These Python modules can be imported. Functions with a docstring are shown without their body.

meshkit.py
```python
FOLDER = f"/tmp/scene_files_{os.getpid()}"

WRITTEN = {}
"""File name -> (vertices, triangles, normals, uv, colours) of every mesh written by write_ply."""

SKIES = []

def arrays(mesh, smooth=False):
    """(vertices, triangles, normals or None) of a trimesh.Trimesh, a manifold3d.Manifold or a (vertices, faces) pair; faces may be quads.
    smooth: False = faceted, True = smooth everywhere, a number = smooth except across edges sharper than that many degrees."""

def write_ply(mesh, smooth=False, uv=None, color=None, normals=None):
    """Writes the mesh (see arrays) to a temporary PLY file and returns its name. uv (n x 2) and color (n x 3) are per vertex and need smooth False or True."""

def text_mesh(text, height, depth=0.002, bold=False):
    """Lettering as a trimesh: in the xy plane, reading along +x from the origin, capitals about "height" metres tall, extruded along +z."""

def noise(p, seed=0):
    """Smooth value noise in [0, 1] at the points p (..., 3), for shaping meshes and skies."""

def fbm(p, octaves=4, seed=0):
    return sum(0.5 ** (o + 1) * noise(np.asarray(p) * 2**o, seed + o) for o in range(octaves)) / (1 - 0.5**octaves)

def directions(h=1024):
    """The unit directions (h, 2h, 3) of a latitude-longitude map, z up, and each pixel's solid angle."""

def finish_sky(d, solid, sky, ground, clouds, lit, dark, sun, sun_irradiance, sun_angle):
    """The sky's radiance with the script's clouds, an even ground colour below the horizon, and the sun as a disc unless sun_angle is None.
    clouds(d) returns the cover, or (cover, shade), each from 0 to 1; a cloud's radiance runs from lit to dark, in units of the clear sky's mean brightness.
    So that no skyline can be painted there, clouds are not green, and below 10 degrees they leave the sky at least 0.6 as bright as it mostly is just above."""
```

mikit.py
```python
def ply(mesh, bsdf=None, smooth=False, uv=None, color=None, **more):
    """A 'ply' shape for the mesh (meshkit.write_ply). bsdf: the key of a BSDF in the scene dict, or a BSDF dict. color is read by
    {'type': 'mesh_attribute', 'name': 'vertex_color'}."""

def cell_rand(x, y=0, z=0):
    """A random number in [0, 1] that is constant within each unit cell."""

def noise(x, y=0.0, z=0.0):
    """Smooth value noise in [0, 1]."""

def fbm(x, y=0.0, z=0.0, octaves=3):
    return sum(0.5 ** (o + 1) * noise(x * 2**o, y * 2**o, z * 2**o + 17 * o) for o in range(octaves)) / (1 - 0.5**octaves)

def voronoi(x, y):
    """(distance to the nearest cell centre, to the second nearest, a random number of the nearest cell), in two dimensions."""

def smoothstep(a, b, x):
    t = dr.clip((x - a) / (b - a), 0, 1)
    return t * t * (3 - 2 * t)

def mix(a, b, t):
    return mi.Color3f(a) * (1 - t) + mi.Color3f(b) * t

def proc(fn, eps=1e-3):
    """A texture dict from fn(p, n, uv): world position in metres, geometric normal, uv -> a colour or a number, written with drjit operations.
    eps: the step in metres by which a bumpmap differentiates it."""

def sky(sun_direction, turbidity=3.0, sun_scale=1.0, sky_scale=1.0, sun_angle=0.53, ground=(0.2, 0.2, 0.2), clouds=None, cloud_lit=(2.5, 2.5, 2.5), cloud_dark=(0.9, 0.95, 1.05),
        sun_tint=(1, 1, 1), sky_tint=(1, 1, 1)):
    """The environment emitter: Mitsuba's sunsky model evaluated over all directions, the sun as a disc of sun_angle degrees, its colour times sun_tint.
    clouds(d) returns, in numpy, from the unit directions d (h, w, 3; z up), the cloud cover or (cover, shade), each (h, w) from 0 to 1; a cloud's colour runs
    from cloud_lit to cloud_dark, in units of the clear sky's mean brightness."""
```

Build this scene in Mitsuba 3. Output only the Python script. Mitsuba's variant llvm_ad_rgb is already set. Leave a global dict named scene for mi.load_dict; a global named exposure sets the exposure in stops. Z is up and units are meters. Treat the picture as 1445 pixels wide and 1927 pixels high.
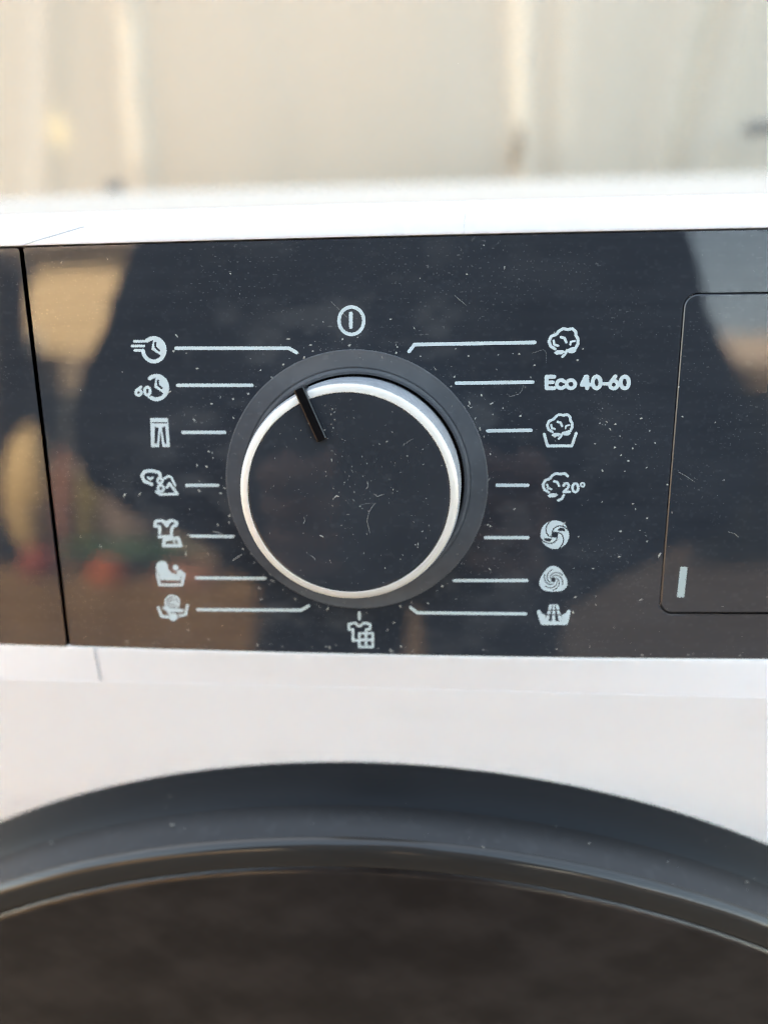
import math
import numpy as np
import trimesh
import manifold3d as m3
import mitsuba as mi
import drjit as dr
import mikit, meshkit
from shapely.geometry import Polygon, LineString, Point, box
from shapely.ops import unary_union

scene, labels = {}, {}
rng = np.random.default_rng(7)
T = mi.ScalarTransform4f

# ---------------------------------------------------------------- camera, sky, exposure
TILT = math.radians(12.5)                     # the control panel leans back by this much
SA, CA = math.sin(TILT), math.cos(TILT)
EYE = np.array([0.02151, -0.16719, 0.87185])
FWD = np.array([-0.076835, 0.900936, -0.427095])
UP = np.array([-0.005469, 0.427974, 0.903774])
RIGHT = np.cross(FWD, UP)
exposure = 5.36
scene['camera'] = {'type': 'thinlens', 'fov': 57.0, 'fov_axis': 'x', 'aperture_radius': 0.0033, 'focus_distance': 0.1735,
                   'near_clip': 0.01, 'far_clip': 400.0,
                   'to_world': T().look_at(origin=EYE.tolist(), target=(EYE + FWD).tolist(), up=UP.tolist())}
scene['sky'] = mikit.sky((-0.30, 0.80, 0.62), turbidity=4, sun_tint=(1.0, 0.93, 0.82), ground=(0.22, 0.2, 0.17), sky_tint=(1.31, 1.0, 0.71))

# ---------------------------------------------------------------- materials
def rgb(*c): return {'type': 'rgb', 'value': list(c)}
def pr(c, rough=0.5, spec=0.5, **k):
    return {'type': 'twosided', 'b': {'type': 'principled', 'base_color': rgb(*c) if isinstance(c, tuple) else c, 'roughness': rough, 'specular': spec, **k}}
def bump(b, fn, scale, eps):
    return {'type': 'bumpmap', 'arbitrary': mikit.proc(fn, eps), 'scale': scale, 'b': b}
N, FB, MX, SS = mikit.noise, mikit.fbm, mikit.mix, mikit.smoothstep

def veil(p, n, uv):                           # the black plastic carries a thin film of dust and wiped smears
    s = FB(p.x * 45 + 3, p.y * 45, p.z * 60, 3)
    w = FB(p.x * 40, p.y * 300, p.z * 420, 3)
    g = FB(p.x * 900, p.y * 900, p.z * 900, 2)
    c = MX((0.021, 0.025, 0.033), (0.045, 0.050, 0.060), dr.clip(0.55 * s + 0.3 * w + 0.35 * SS(0.55, 0.9, g) - 0.1, 0, 1))
    r = dr.sqrt(dr.square(p.x) + dr.square(p.z - 0.8))
    patch = SS(0.50, 0.78, FB(p.x * 95 + 7, p.y * 95, p.z * 120, 3)) * SS(0.085, 0.03, r)          # smudges rubbed round the knob
    mote = SS(0.80, 0.92, N(p.x * 2300, p.y * 2300, p.z * 2300)) * SS(0.42, 0.72, FB(p.x * 60 + 2, p.y * 60, p.z * 60, 2))   # powdery dust
    return MX(c, (0.17, 0.17, 0.17), dr.clip(0.18 * patch + 0.5 * mote, 0, 1))
def hairlines(p, n, uv):
    return FB(p.x * 70, p.y * 900, p.z * 1100, 2) + 0.7 * N(p.x * 130 + 9, p.y * 160, p.z * 160)
gloss = {'type': 'plastic', 'diffuse_reflectance': mikit.proc(veil), 'int_ior': 1.53}
scene['mat_black_gloss'] = {'type': 'twosided', 'b': bump(gloss, hairlines, 3.0e-6, 2e-4)}
def cap_col(p, n, uv):
    g = FB(p.x * 700, p.y * 700, p.z * 700, 2)
    return MX((0.028, 0.0315, 0.039), (0.050, 0.055, 0.064), dr.clip(FB(p.x * 80, p.y * 80, p.z * 80, 2) * 0.5 + 0.6 * SS(0.6, 0.95, g), 0, 1))
scene['mat_cap'] = {'type': 'twosided', 'b': {'type': 'plastic', 'diffuse_reflectance': mikit.proc(cap_col), 'int_ior': 1.55}}
def dish_col(p, n, uv):
    return MX((0.066, 0.070, 0.079), (0.12, 0.125, 0.134), dr.clip(0.9 * FB(p.x * 110, p.y * 110, p.z * 110, 3) - 0.1 + 0.35 * SS(0.62, 0.9, FB(p.x * 1100, p.y * 1100, p.z * 1100, 2)), 0, 1))
scene['mat_dish'] = pr(mikit.proc(dish_col), 0.55, 0.4)
scene['mat_slot'] = pr((0.012, 0.012, 0.014), 0.25)
scene['mat_pointer'] = pr((0.005, 0.005, 0.006), 0.16, 0.5)
scene['mat_silver'] = pr((0.725, 0.675, 0.61), 0.34, 0.5, metallic=0.12)
def silver_side(p, n, uv):
    return MX((0.36, 0.375, 0.40), (0.45, 0.465, 0.49), N(p.x * 400, p.y * 400, p.z * 3000))
scene['mat_silver_side'] = pr(mikit.proc(silver_side), 0.35, 0.5, metallic=0.35)
scene['mat_print'] = pr((0.52, 0.585, 0.60), 0.45, 0.4)
scene['mat_mark'] = pr((0.40, 0.45, 0.44), 0.45, 0.4)
def white_col(p, n, uv):
    return MX(MX((0.815, 0.78, 0.775), (0.84, 0.805, 0.80), FB(p.x * 14, p.y * 14, p.z * 14, 3)), (0.70, 0.67, 0.64), 0.2 * SS(0.62, 0.85, FB(p.x * 38, p.y * 38, p.z * 60, 4)))
def top_col(p, n, uv):                        # white top, its colour darkened and warmed to offset the strong skylight
    return MX((0.585, 0.515, 0.45), (0.54, 0.475, 0.41), FB(p.x * 9, p.y * 9, p.z * 9, 3))
scene['mat_top'] = pr(mikit.proc(top_col), 0.45, 0.3)
scene['mat_white'] = pr(mikit.proc(white_col), 0.28, 0.5)
scene['mat_seam'] = pr((0.50, 0.50, 0.52), 0.7)
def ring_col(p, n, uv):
    k = SS(-0.0190, -0.0275, p.y + 0.004 * N(p.x * 18, 0, 0))      # black at the cabinet, fading to dark grey on the inner band
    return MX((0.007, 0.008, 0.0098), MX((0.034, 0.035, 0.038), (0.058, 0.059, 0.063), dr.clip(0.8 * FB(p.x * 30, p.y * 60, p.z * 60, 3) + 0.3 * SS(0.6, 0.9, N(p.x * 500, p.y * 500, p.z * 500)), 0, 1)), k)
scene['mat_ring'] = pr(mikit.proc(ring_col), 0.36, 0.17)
scene['mat_lip'] = pr((0.030, 0.028, 0.027), 0.10, 0.5)
def glass_col(p, n, uv):
    return MX((0.0195, 0.016, 0.0155), (0.034, 0.0285, 0.0275), SS(0.25, 0.8, FB(p.x * 75, p.y * 75, p.z * 75, 4)))
scene['mat_door_glass'] = {'type': 'twosided', 'b': {'type': 'roughplastic', 'diffuse_reflectance': mikit.proc(glass_col), 'int_ior': 1.5, 'alpha': 0.06}}
scene['mat_dust'] = pr((0.36, 0.35, 0.325), 0.9, 0.2)
scene['mat_fibre'] = pr((0.22, 0.22, 0.21), 0.8, 0.2)

# ---------------------------------------------------------------- helpers
RAD = 2.666                                   # the fascia bulges gently forward, with this radius
O3 = np.array([0, 0, 0.8])
def place(q, warp=True):
    """Panel coordinates (u right, v up the panel, h out of it; metres) to the world. The bulge dies out in the white strip below the panel."""
    q = np.atleast_2d(np.asarray(q, float))
    u, v, h = q[:, 0], q[:, 1], q[:, 2] - (q[:, 0] ** 2 / (2 * RAD) * np.clip((q[:, 1] + 0.0582) / 0.0112, 0, 1) if warp else 0)
    return np.stack([u, v * SA - h * CA, 0.8 + v * CA + h * SA], 1)
def normals(u, n=None):
    k = np.stack([u / RAD, 0 * u, 0 * u + 1], 1)
    k /= np.linalg.norm(k, axis=1, keepdims=True)
    return np.stack([k[:, 0], k[:, 1] * SA - k[:, 2] * CA, k[:, 1] * CA + k[:, 2] * SA], 1)
def free(key):
    if key not in scene: return key
    k = 1
    while f'{key}_{k:03d}' in scene: k += 1
    return f'{key}_{k:03d}'
def put(key, mesh, mat, smooth=False, label=None, **more):
    key = free(key)
    scene[key] = mikit.ply(mesh, mat, smooth)
    d = {k: v for k, v in dict(label=label, **more).items() if v}
    if d: labels[key] = d
    return key
def lathe(prof, n=160, close=False):
    """Surface of revolution about the h axis from (r, h) pairs, in panel coordinates."""
    prof = np.asarray(prof, float)
    a = np.linspace(0, 2 * math.pi, n, endpoint=False)
    v = np.stack([np.outer(prof[:, 0], np.cos(a)), np.outer(prof[:, 0], np.sin(a)), np.repeat(prof[:, 1:2], n, 1)], -1).reshape(-1, 3)
    f, m = [], len(prof)
    for i in range(m if close else m - 1):
        b, c = i * n, ((i + 1) % m) * n
        for k in range(n):
            l = (k + 1) % n
            f += [(b + k, c + k, c + l), (b + k, c + l, b + l)]
    return v, np.array(f)
def poly_list(s): return [g for g in getattr(s, 'geoms', [s]) if g.geom_type == 'Polygon' and g.area > 1e-10]
def slab(shape, h0, h1, step=0.01, mat=None, key=None, smooth=None, **more):
    """A plate with the outline SHAPE (metres, panel coordinates) from h0 up to h1, following the bulge, its face with the bulge's own normals."""
    V, F, Nn, at = [], [], [], 0
    x0, _, x1, _ = shape.bounds
    xs = np.arange(math.floor(x0 / step), math.ceil(x1 / step) + 1) * step
    for a, b in zip(xs[:-1], xs[1:]):
        for g in poly_list(shape.intersection(box(a, -9, b, 9))):
            v2, f2 = trimesh.creation.triangulate_polygon(g, engine='earcut')
            V.append(place(np.c_[v2, np.full(len(v2), h1)])); Nn.append(normals(v2[:, 0])); F.append(np.asarray(f2) + at); at += len(v2)
    for g in poly_list(shape):
        for ring in (g.exterior, *g.interiors):
            c = np.array(ring.segmentize(step).coords)
            p, q = c[:-1], c[1:]
            k = len(p)
            w = np.concatenate([place(np.c_[p, np.full(k, h1)]), place(np.c_[q, np.full(k, h1)]), place(np.c_[q, np.full(k, h0)]), place(np.c_[p, np.full(k, h0)])])
            t = q - p
            nn = np.c_[t[:, 1], -t[:, 0], 0 * t[:, 0]] / (np.linalg.norm(t, axis=1)[:, None] + 1e-12)
            ww = np.stack([nn[:, 0], nn[:, 1] * SA, nn[:, 1] * CA], 1)
            i = np.arange(k)
            V.append(w); Nn.append(np.tile(ww, (4, 1)))
            F.append(np.vstack([np.c_[i, i + k, i + 2 * k], np.c_[i, i + 2 * k, i + 3 * k]]) + at); at += 4 * k
    V, F, Nn = np.vstack(V), np.vstack(F), np.vstack(Nn)
    path = meshkit.write_ply((V, F), False, normals=Nn)
    key = free(key)
    scene[key] = {'type': 'ply', 'filename': path, 'face_normals': False, 'bsdf': {'type': 'ref', 'id': mat}}
    d = {k: v for k, v in more.items() if v}
    if d: labels[key] = d
    return key
def rbox(x0, y0, x1, y1, r): return box(x0 + r, y0 + r, x1 - r, y1 - r).buffer(r, quad_segs=8)
def tube(pts, r, n=6):
    """A tapered tube along pts (world), r a number or one per point."""
    pts = np.asarray(pts, float); r = np.broadcast_to(r, len(pts))
    tan = np.gradient(pts, axis=0); tan /= np.linalg.norm(tan, axis=1, keepdims=True) + 1e-12
    ref = np.array([0.3, 0.2, 0.93]); s = np.cross(tan, ref); s /= np.linalg.norm(s, axis=1, keepdims=True) + 1e-12
    t = np.cross(tan, s); a = np.arange(n) * 2 * math.pi / n
    v = (pts[:, None] + r[:, None, None] * (np.cos(a)[None, :, None] * s[:, None] + np.sin(a)[None, :, None] * t[:, None])).reshape(-1, 3)
    f = []
    for i in range(len(pts) - 1):
        for k in range(n):
            l = (k + 1) % n
            f += [(i * n + k, i * n + l, i * n + n + l), (i * n + k, i * n + n + l, i * n + n + k)]
    for k in range(1, n - 1):
        f.append((0, k + 1, k)); b = (len(pts) - 1) * n; f.append((b, b + k, b + k + 1))
    return trimesh.Trimesh(v, f, process=False)
def bx(x0, y0, z0, x1, y1, z1, r=0.0):
    """A box, its edges rounded by r."""
    if r <= 0: return trimesh.creation.box(bounds=[[x0, y0, z0], [x1, y1, z1]])
    s = m3.Manifold.sphere(r, 16)
    m = m3.Manifold.batch_hull([s.translate((x, y, z)) for x in (x0 + r, x1 - r) for y in (y0 + r, y1 - r) for z in (z0 + r, z1 - r)]).to_mesh()
    return trimesh.Trimesh(m.vert_properties[:, :3], m.tri_verts, process=False)
cat = trimesh.util.concatenate
ICONS = {
    'quick_wash_symbol': [["s",0.91,[[-53.64,34.78],[-53.55,34.07],[-53.29,33.41],[-52.86,32.85],[-52.31,32.43],[-51.65,32.17],[-50.94,32.09],[-50.22,32.2],[-49.54,32.48],[-48.93,32.92],[-48.44,33.49],[-48.1,34.15],[-47.93,34.87],[-47.94,35.6],[-48.12,36.28],[-48.47,36.88],[-48.97,37.37],[-49.57,37.7],[-50.26,37.87],[-50.97,37.86],[-51.68,37.66],[-52.32,37.3]]],["f",0.0,[[-51.38,35.08],[-50.62,37.81],[-49.93,37.73],[-49.28,37.5],[-48.73,37.11],[-48.3,36.59],[-48.02,35.97],[-47.91,35.29],[-47.98,34.6],[-48.21,33.92],[-48.6,33.31]]],["x",0.0,[[-50.53,36.88],[-49.91,36.94],[-50.01,35.79],[-49.01,34.83],[-49.43,34.48],[-50.57,35.5]]],["s",0.569,[[-55.75,37.16],[-52.9,37.13]]],["s",0.569,[[-56.41,36.01],[-53.31,35.97]]],["s",0.569,[[-55.81,34.91],[-53.95,34.89]]]],
    'sixty_minute_symbol': [["s",0.91,[[-53.8,25.29],[-53.71,24.56],[-53.44,23.89],[-53.01,23.32],[-52.45,22.89],[-51.79,22.63],[-51.07,22.55],[-50.34,22.66],[-49.65,22.95],[-49.03,23.41],[-48.54,23.99],[-48.19,24.68],[-48.02,25.41],[-48.02,26.15],[-48.21,26.85],[-48.57,27.47],[-49.07,27.96],[-49.68,28.3],[-50.37,28.47],[-51.1,28.45],[-51.81,28.25],[-52.46,27.87]]],["f",0.0,[[-51.51,25.61],[-50.74,28.4],[-50.04,28.33],[-49.39,28.09],[-48.83,27.69],[-48.39,27.16],[-48.11,26.53],[-48.0,25.84],[-48.06,25.13],[-48.3,24.44],[-48.7,23.81]]],["x",0.0,[[-50.65,27.45],[-50.02,27.52],[-50.12,26.34],[-49.11,25.37],[-49.53,25.0],[-50.69,26.05]]],["x",0.0,[[-57.89,26.17],[-52.24,26.13],[-52.49,23.3],[-58.16,23.33]]],["s",0.645,[[-55.02,25.71],[-56.2,24.89],[-56.48,24.37]]],["s",0.645,[[-55.03,24.29],[-55.04,24.47],[-55.1,24.64],[-55.21,24.79],[-55.35,24.9],[-55.52,24.98],[-55.72,25.0],[-55.91,24.98],[-56.1,24.91],[-56.26,24.8],[-56.4,24.65],[-56.49,24.48],[-56.53,24.3],[-56.52,24.11],[-56.46,23.94],[-56.36,23.79],[-56.21,23.68],[-56.04,23.61],[-55.85,23.58],[-55.65,23.61],[-55.46,23.68],[-55.3,23.79],[-55.17,23.93],[-55.08,24.11],[-55.03,24.29]]],["s",0.683,[[-52.65,24.65],[-52.65,24.91],[-52.7,25.15],[-52.8,25.36],[-52.94,25.52],[-53.11,25.62],[-53.3,25.66],[-53.5,25.62],[-53.69,25.52],[-53.86,25.37],[-53.99,25.16],[-54.09,24.92],[-54.14,24.66],[-54.14,24.4],[-54.08,24.15],[-53.98,23.94],[-53.84,23.78],[-53.67,23.68],[-53.48,23.64],[-53.29,23.68],[-53.1,23.78],[-52.93,23.94],[-52.79,24.14],[-52.7,24.39],[-52.65,24.65]]]],
    'trousers_symbol': [["f",0.0,[[-53.22,17.73],[-48.49,17.72],[-48.56,10.16],[-50.54,10.16],[-50.83,14.34],[-51.5,10.16],[-53.65,10.16]]],["x",0.0,[[-52.23,15.45],[-51.15,15.15],[-51.98,11.01],[-52.7,11.01]]],["x",0.0,[[-50.36,15.14],[-49.38,15.6],[-49.36,11.01],[-49.92,11.01]]],["c",0.19,[[-52.77,16.52],[-48.83,16.51]]]],
    'mixed_fabrics_symbol': [["s",0.834,[[-54.36,0.23],[-56.31,1.01],[-56.91,2.43],[-56.08,3.61],[-54.77,3.85],[-53.49,3.78],[-52.0,3.32],[-51.79,2.06]]],["s",0.531,[[-55.25,2.04],[-54.65,1.57],[-53.96,2.05]]],["s",0.645,[[-51.34,1.2],[-51.35,1.37],[-51.4,1.53],[-51.5,1.67],[-51.63,1.78],[-51.79,1.84],[-51.97,1.86],[-52.14,1.84],[-52.31,1.77],[-52.47,1.66],[-52.59,1.53],[-52.67,1.36],[-52.71,1.19],[-52.7,1.02],[-52.64,0.85],[-52.55,0.72],[-52.41,0.61],[-52.25,0.54],[-52.08,0.52],[-51.9,0.55],[-51.73,0.61],[-51.58,0.72],[-51.46,0.86],[-51.38,1.02],[-51.34,1.2]]],["s",0.645,[[-51.15,-0.85],[-51.16,-0.65],[-51.22,-0.46],[-51.34,-0.3],[-51.49,-0.17],[-51.68,-0.09],[-51.89,-0.07],[-52.1,-0.1],[-52.3,-0.18],[-52.48,-0.3],[-52.62,-0.47],[-52.72,-0.66],[-52.76,-0.87],[-52.75,-1.07],[-52.69,-1.26],[-52.57,-1.43],[-52.42,-1.55],[-52.23,-1.63],[-52.02,-1.65],[-51.81,-1.63],[-51.61,-1.54],[-51.43,-1.42],[-51.29,-1.25],[-51.19,-1.06],[-51.15,-0.85]]],["s",0.569,[[-50.77,1.75],[-49.67,2.46],[-48.82,2.08],[-47.95,-0.04]]],["s",0.645,[[-50.24,-0.61],[-49.51,0.5],[-47.49,-2.34],[-52.26,-2.53],[-53.33,-1.82]]]],
    'shirts_symbol': [["s",0.758,[[-53.33,-13.24],[-53.17,-11.36],[-54.55,-11.22],[-54.19,-9.92],[-52.62,-9.66],[-51.28,-10.21],[-49.76,-9.54],[-48.27,-10.17],[-48.48,-10.82],[-49.68,-11.48],[-50.03,-12.79]]],["s",0.607,[[-52.22,-9.81],[-51.2,-11.26],[-50.02,-9.71]]],["s",0.758,[[-53.58,-14.22],[-50.04,-14.01],[-49.99,-13.36]]],["s",0.834,[[-52.17,-15.02],[-48.28,-14.4],[-47.72,-16.6],[-52.56,-16.67],[-52.17,-15.02]]],["s",0.379,[[-49.63,-14.99],[-49.3,-15.88]]]],
    'wash_basin_symbol': [["f",0.0,[[-51.75,-22.86],[-51.77,-22.35],[-51.9,-21.87],[-52.14,-21.46],[-52.48,-21.15],[-52.88,-20.96],[-53.32,-20.9],[-53.78,-20.97],[-54.21,-21.18],[-54.6,-21.5],[-54.91,-21.92],[-55.13,-22.41],[-55.23,-22.93],[-55.22,-23.45],[-55.09,-23.93],[-54.84,-24.34],[-54.51,-24.65],[-54.11,-24.85],[-53.66,-24.91],[-53.2,-24.83],[-52.77,-24.62],[-52.38,-24.29],[-52.07,-23.87],[-51.85,-23.38],[-51.75,-22.86]]],["f",0.0,[[-54.65,-23.84],[-51.95,-23.29],[-49.6,-24.91],[-48.02,-25.72],[-48.74,-26.49],[-54.29,-26.43]]],["f",0.0,[[-48.86,-22.81],[-48.87,-22.6],[-48.94,-22.4],[-49.06,-22.23],[-49.22,-22.1],[-49.41,-22.02],[-49.62,-21.99],[-49.84,-22.03],[-50.04,-22.11],[-50.22,-22.25],[-50.37,-22.42],[-50.47,-22.63],[-50.51,-22.84],[-50.5,-23.06],[-50.43,-23.26],[-50.32,-23.43],[-50.16,-23.56],[-49.96,-23.64],[-49.75,-23.66],[-49.54,-23.63],[-49.33,-23.54],[-49.15,-23.41],[-49.0,-23.23],[-48.91,-23.03],[-48.86,-22.81]]],["f",0.0,[[-47.58,-24.37],[-47.6,-24.11],[-47.68,-23.87],[-47.82,-23.67],[-48.01,-23.51],[-48.24,-23.42],[-48.49,-23.39],[-48.75,-23.43],[-49.0,-23.53],[-49.22,-23.7],[-49.39,-23.91],[-49.51,-24.15],[-49.56,-24.41],[-49.55,-24.67],[-49.47,-24.91],[-49.33,-25.12],[-49.14,-25.27],[-48.91,-25.37],[-48.65,-25.4],[-48.39,-25.36],[-48.15,-25.25],[-47.93,-25.09],[-47.75,-24.88],[-47.64,-24.63],[-47.58,-24.37]]],["s",0.683,[[-55.05,-24.68],[-54.58,-27.87],[-48.34,-27.74],[-47.36,-24.7]]],["x",0.0,[[-50.28,-24.01],[-50.28,-23.9],[-50.31,-23.8],[-50.37,-23.71],[-50.45,-23.65],[-50.55,-23.61],[-50.66,-23.6],[-50.76,-23.61],[-50.87,-23.66],[-50.96,-23.72],[-51.03,-23.81],[-51.08,-23.91],[-51.1,-24.02],[-51.1,-24.13],[-51.06,-24.23],[-51.01,-24.32],[-50.93,-24.38],[-50.83,-24.42],[-50.72,-24.43],[-50.61,-24.42],[-50.51,-24.37],[-50.42,-24.3],[-50.35,-24.22],[-50.3,-24.11],[-50.28,-24.01]]]],
    'delicate_wash_symbol': [["f",0.0,[[-49.15,-32.84],[-49.18,-32.25],[-49.36,-31.7],[-49.68,-31.23],[-50.12,-30.87],[-50.64,-30.66],[-51.22,-30.59],[-51.81,-30.68],[-52.37,-30.92],[-52.87,-31.3],[-53.27,-31.79],[-53.54,-32.35],[-53.67,-32.95],[-53.64,-33.54],[-53.46,-34.1],[-53.14,-34.57],[-52.7,-34.92],[-52.17,-35.14],[-51.59,-35.21],[-51.0,-35.11],[-50.44,-34.87],[-49.94,-34.49],[-49.54,-34.0],[-49.27,-33.44],[-49.15,-32.84]]],["c",0.19,[[-49.9,-32.86],[-49.92,-32.48],[-50.03,-32.12],[-50.22,-31.82],[-50.49,-31.58],[-50.82,-31.42],[-51.18,-31.36],[-51.56,-31.39],[-51.92,-31.51],[-52.26,-31.72],[-52.54,-32.01],[-52.75,-32.34],[-52.88,-32.72],[-52.92,-33.1],[-52.86,-33.47],[-52.71,-33.81],[-52.48,-34.09],[-52.18,-34.29],[-51.84,-34.41],[-51.46,-34.43],[-51.09,-34.36],[-50.73,-34.19],[-50.42,-33.94],[-50.16,-33.63]]],["c",0.19,[[-50.87,-32.39],[-51.0,-32.26],[-51.15,-32.18],[-51.32,-32.13],[-51.51,-32.13],[-51.69,-32.18],[-51.86,-32.27],[-52.01,-32.39],[-52.13,-32.55],[-52.21,-32.73],[-52.24,-32.91],[-52.24,-33.1],[-52.19,-33.27],[-52.09,-33.42],[-51.96,-33.54],[-51.81,-33.62],[-51.63,-33.66],[-51.45,-33.65],[-51.27,-33.6],[-51.1,-33.51],[-50.95,-33.38]]],["s",0.758,[[-55.56,-34.45],[-54.77,-37.01],[-53.09,-37.14]]],["s",0.834,[[-53.89,-34.58],[-51.6,-35.29],[-48.75,-35.14]]],["s",0.683,[[-47.13,-33.56],[-47.93,-36.4],[-49.7,-36.71]]],["f",0.0,[[-50.24,-37.15],[-50.26,-36.86],[-50.35,-36.59],[-50.52,-36.37],[-50.75,-36.19],[-51.03,-36.09],[-51.33,-36.06],[-51.63,-36.1],[-51.93,-36.22],[-52.19,-36.41],[-52.39,-36.64],[-52.53,-36.92],[-52.6,-37.21],[-52.58,-37.5],[-52.48,-37.77],[-52.32,-37.99],[-52.09,-38.17],[-51.81,-38.27],[-51.51,-38.3],[-51.2,-38.26],[-50.91,-38.14],[-50.65,-37.95],[-50.44,-37.71],[-50.3,-37.44],[-50.24,-37.15]]],["s",0.683,[[-52.93,-35.15],[-52.36,-36.43]]]],
    'cotton_symbol': [["s",0.645,[[49.56,34.02],[48.48,34.66],[48.01,35.84],[48.52,37.01],[49.77,37.48],[50.3,38.23],[51.25,38.76],[52.38,38.54],[53.49,38.73],[54.29,38.03],[54.41,37.14],[54.94,36.31],[54.99,35.2],[54.48,34.17],[53.37,33.9]]],["s",0.493,[[49.13,35.96],[49.31,35.06],[50.23,34.77]]],["s",0.569,[[50.85,36.77],[51.7,36.55],[52.17,35.58]]],["f",0.0,[[49.24,33.12],[50.07,33.73],[51.47,33.72],[52.06,33.29],[51.31,32.74],[49.9,32.62]]],["s",0.531,[[52.39,33.71],[52.08,32.8],[51.4,32.11]]],["s",0.417,[[53.18,34.95],[53.22,35.64],[54.19,35.83]]],["f",0.0,[[52.18,33.71],[53.0,34.11],[54.42,33.89],[54.72,33.47],[53.97,32.92],[52.84,33.0]]]],
    'cotton_basin_symbol': [["s",0.58,[[49.75,13.81],[48.79,14.38],[48.38,15.45],[48.83,16.52],[49.93,16.95],[50.4,17.63],[51.24,18.12],[52.24,17.93],[53.22,18.11],[53.93,17.48],[54.03,16.67],[54.5,15.92],[54.54,14.92],[54.09,13.98],[53.11,13.73]]],["s",0.424,[[49.37,15.57],[49.53,14.76],[50.34,14.5]]],["s",0.489,[[50.89,16.31],[51.64,16.12],[52.05,15.24]]],["f",0.0,[[49.47,12.99],[50.2,13.56],[51.44,13.55],[51.95,13.17],[51.29,12.67],[50.05,12.55]]],["s",0.457,[[52.25,13.55],[51.97,12.73],[51.38,12.1]]],["s",0.359,[[52.94,14.67],[52.98,15.3],[53.83,15.48]]],["f",0.0,[[52.06,13.55],[52.79,13.92],[54.04,13.73],[54.31,13.35],[53.65,12.85],[52.65,12.92]]],["s",0.645,[[47.74,13.25],[48.65,10.3],[54.68,10.28],[55.61,13.43]]]],
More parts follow.
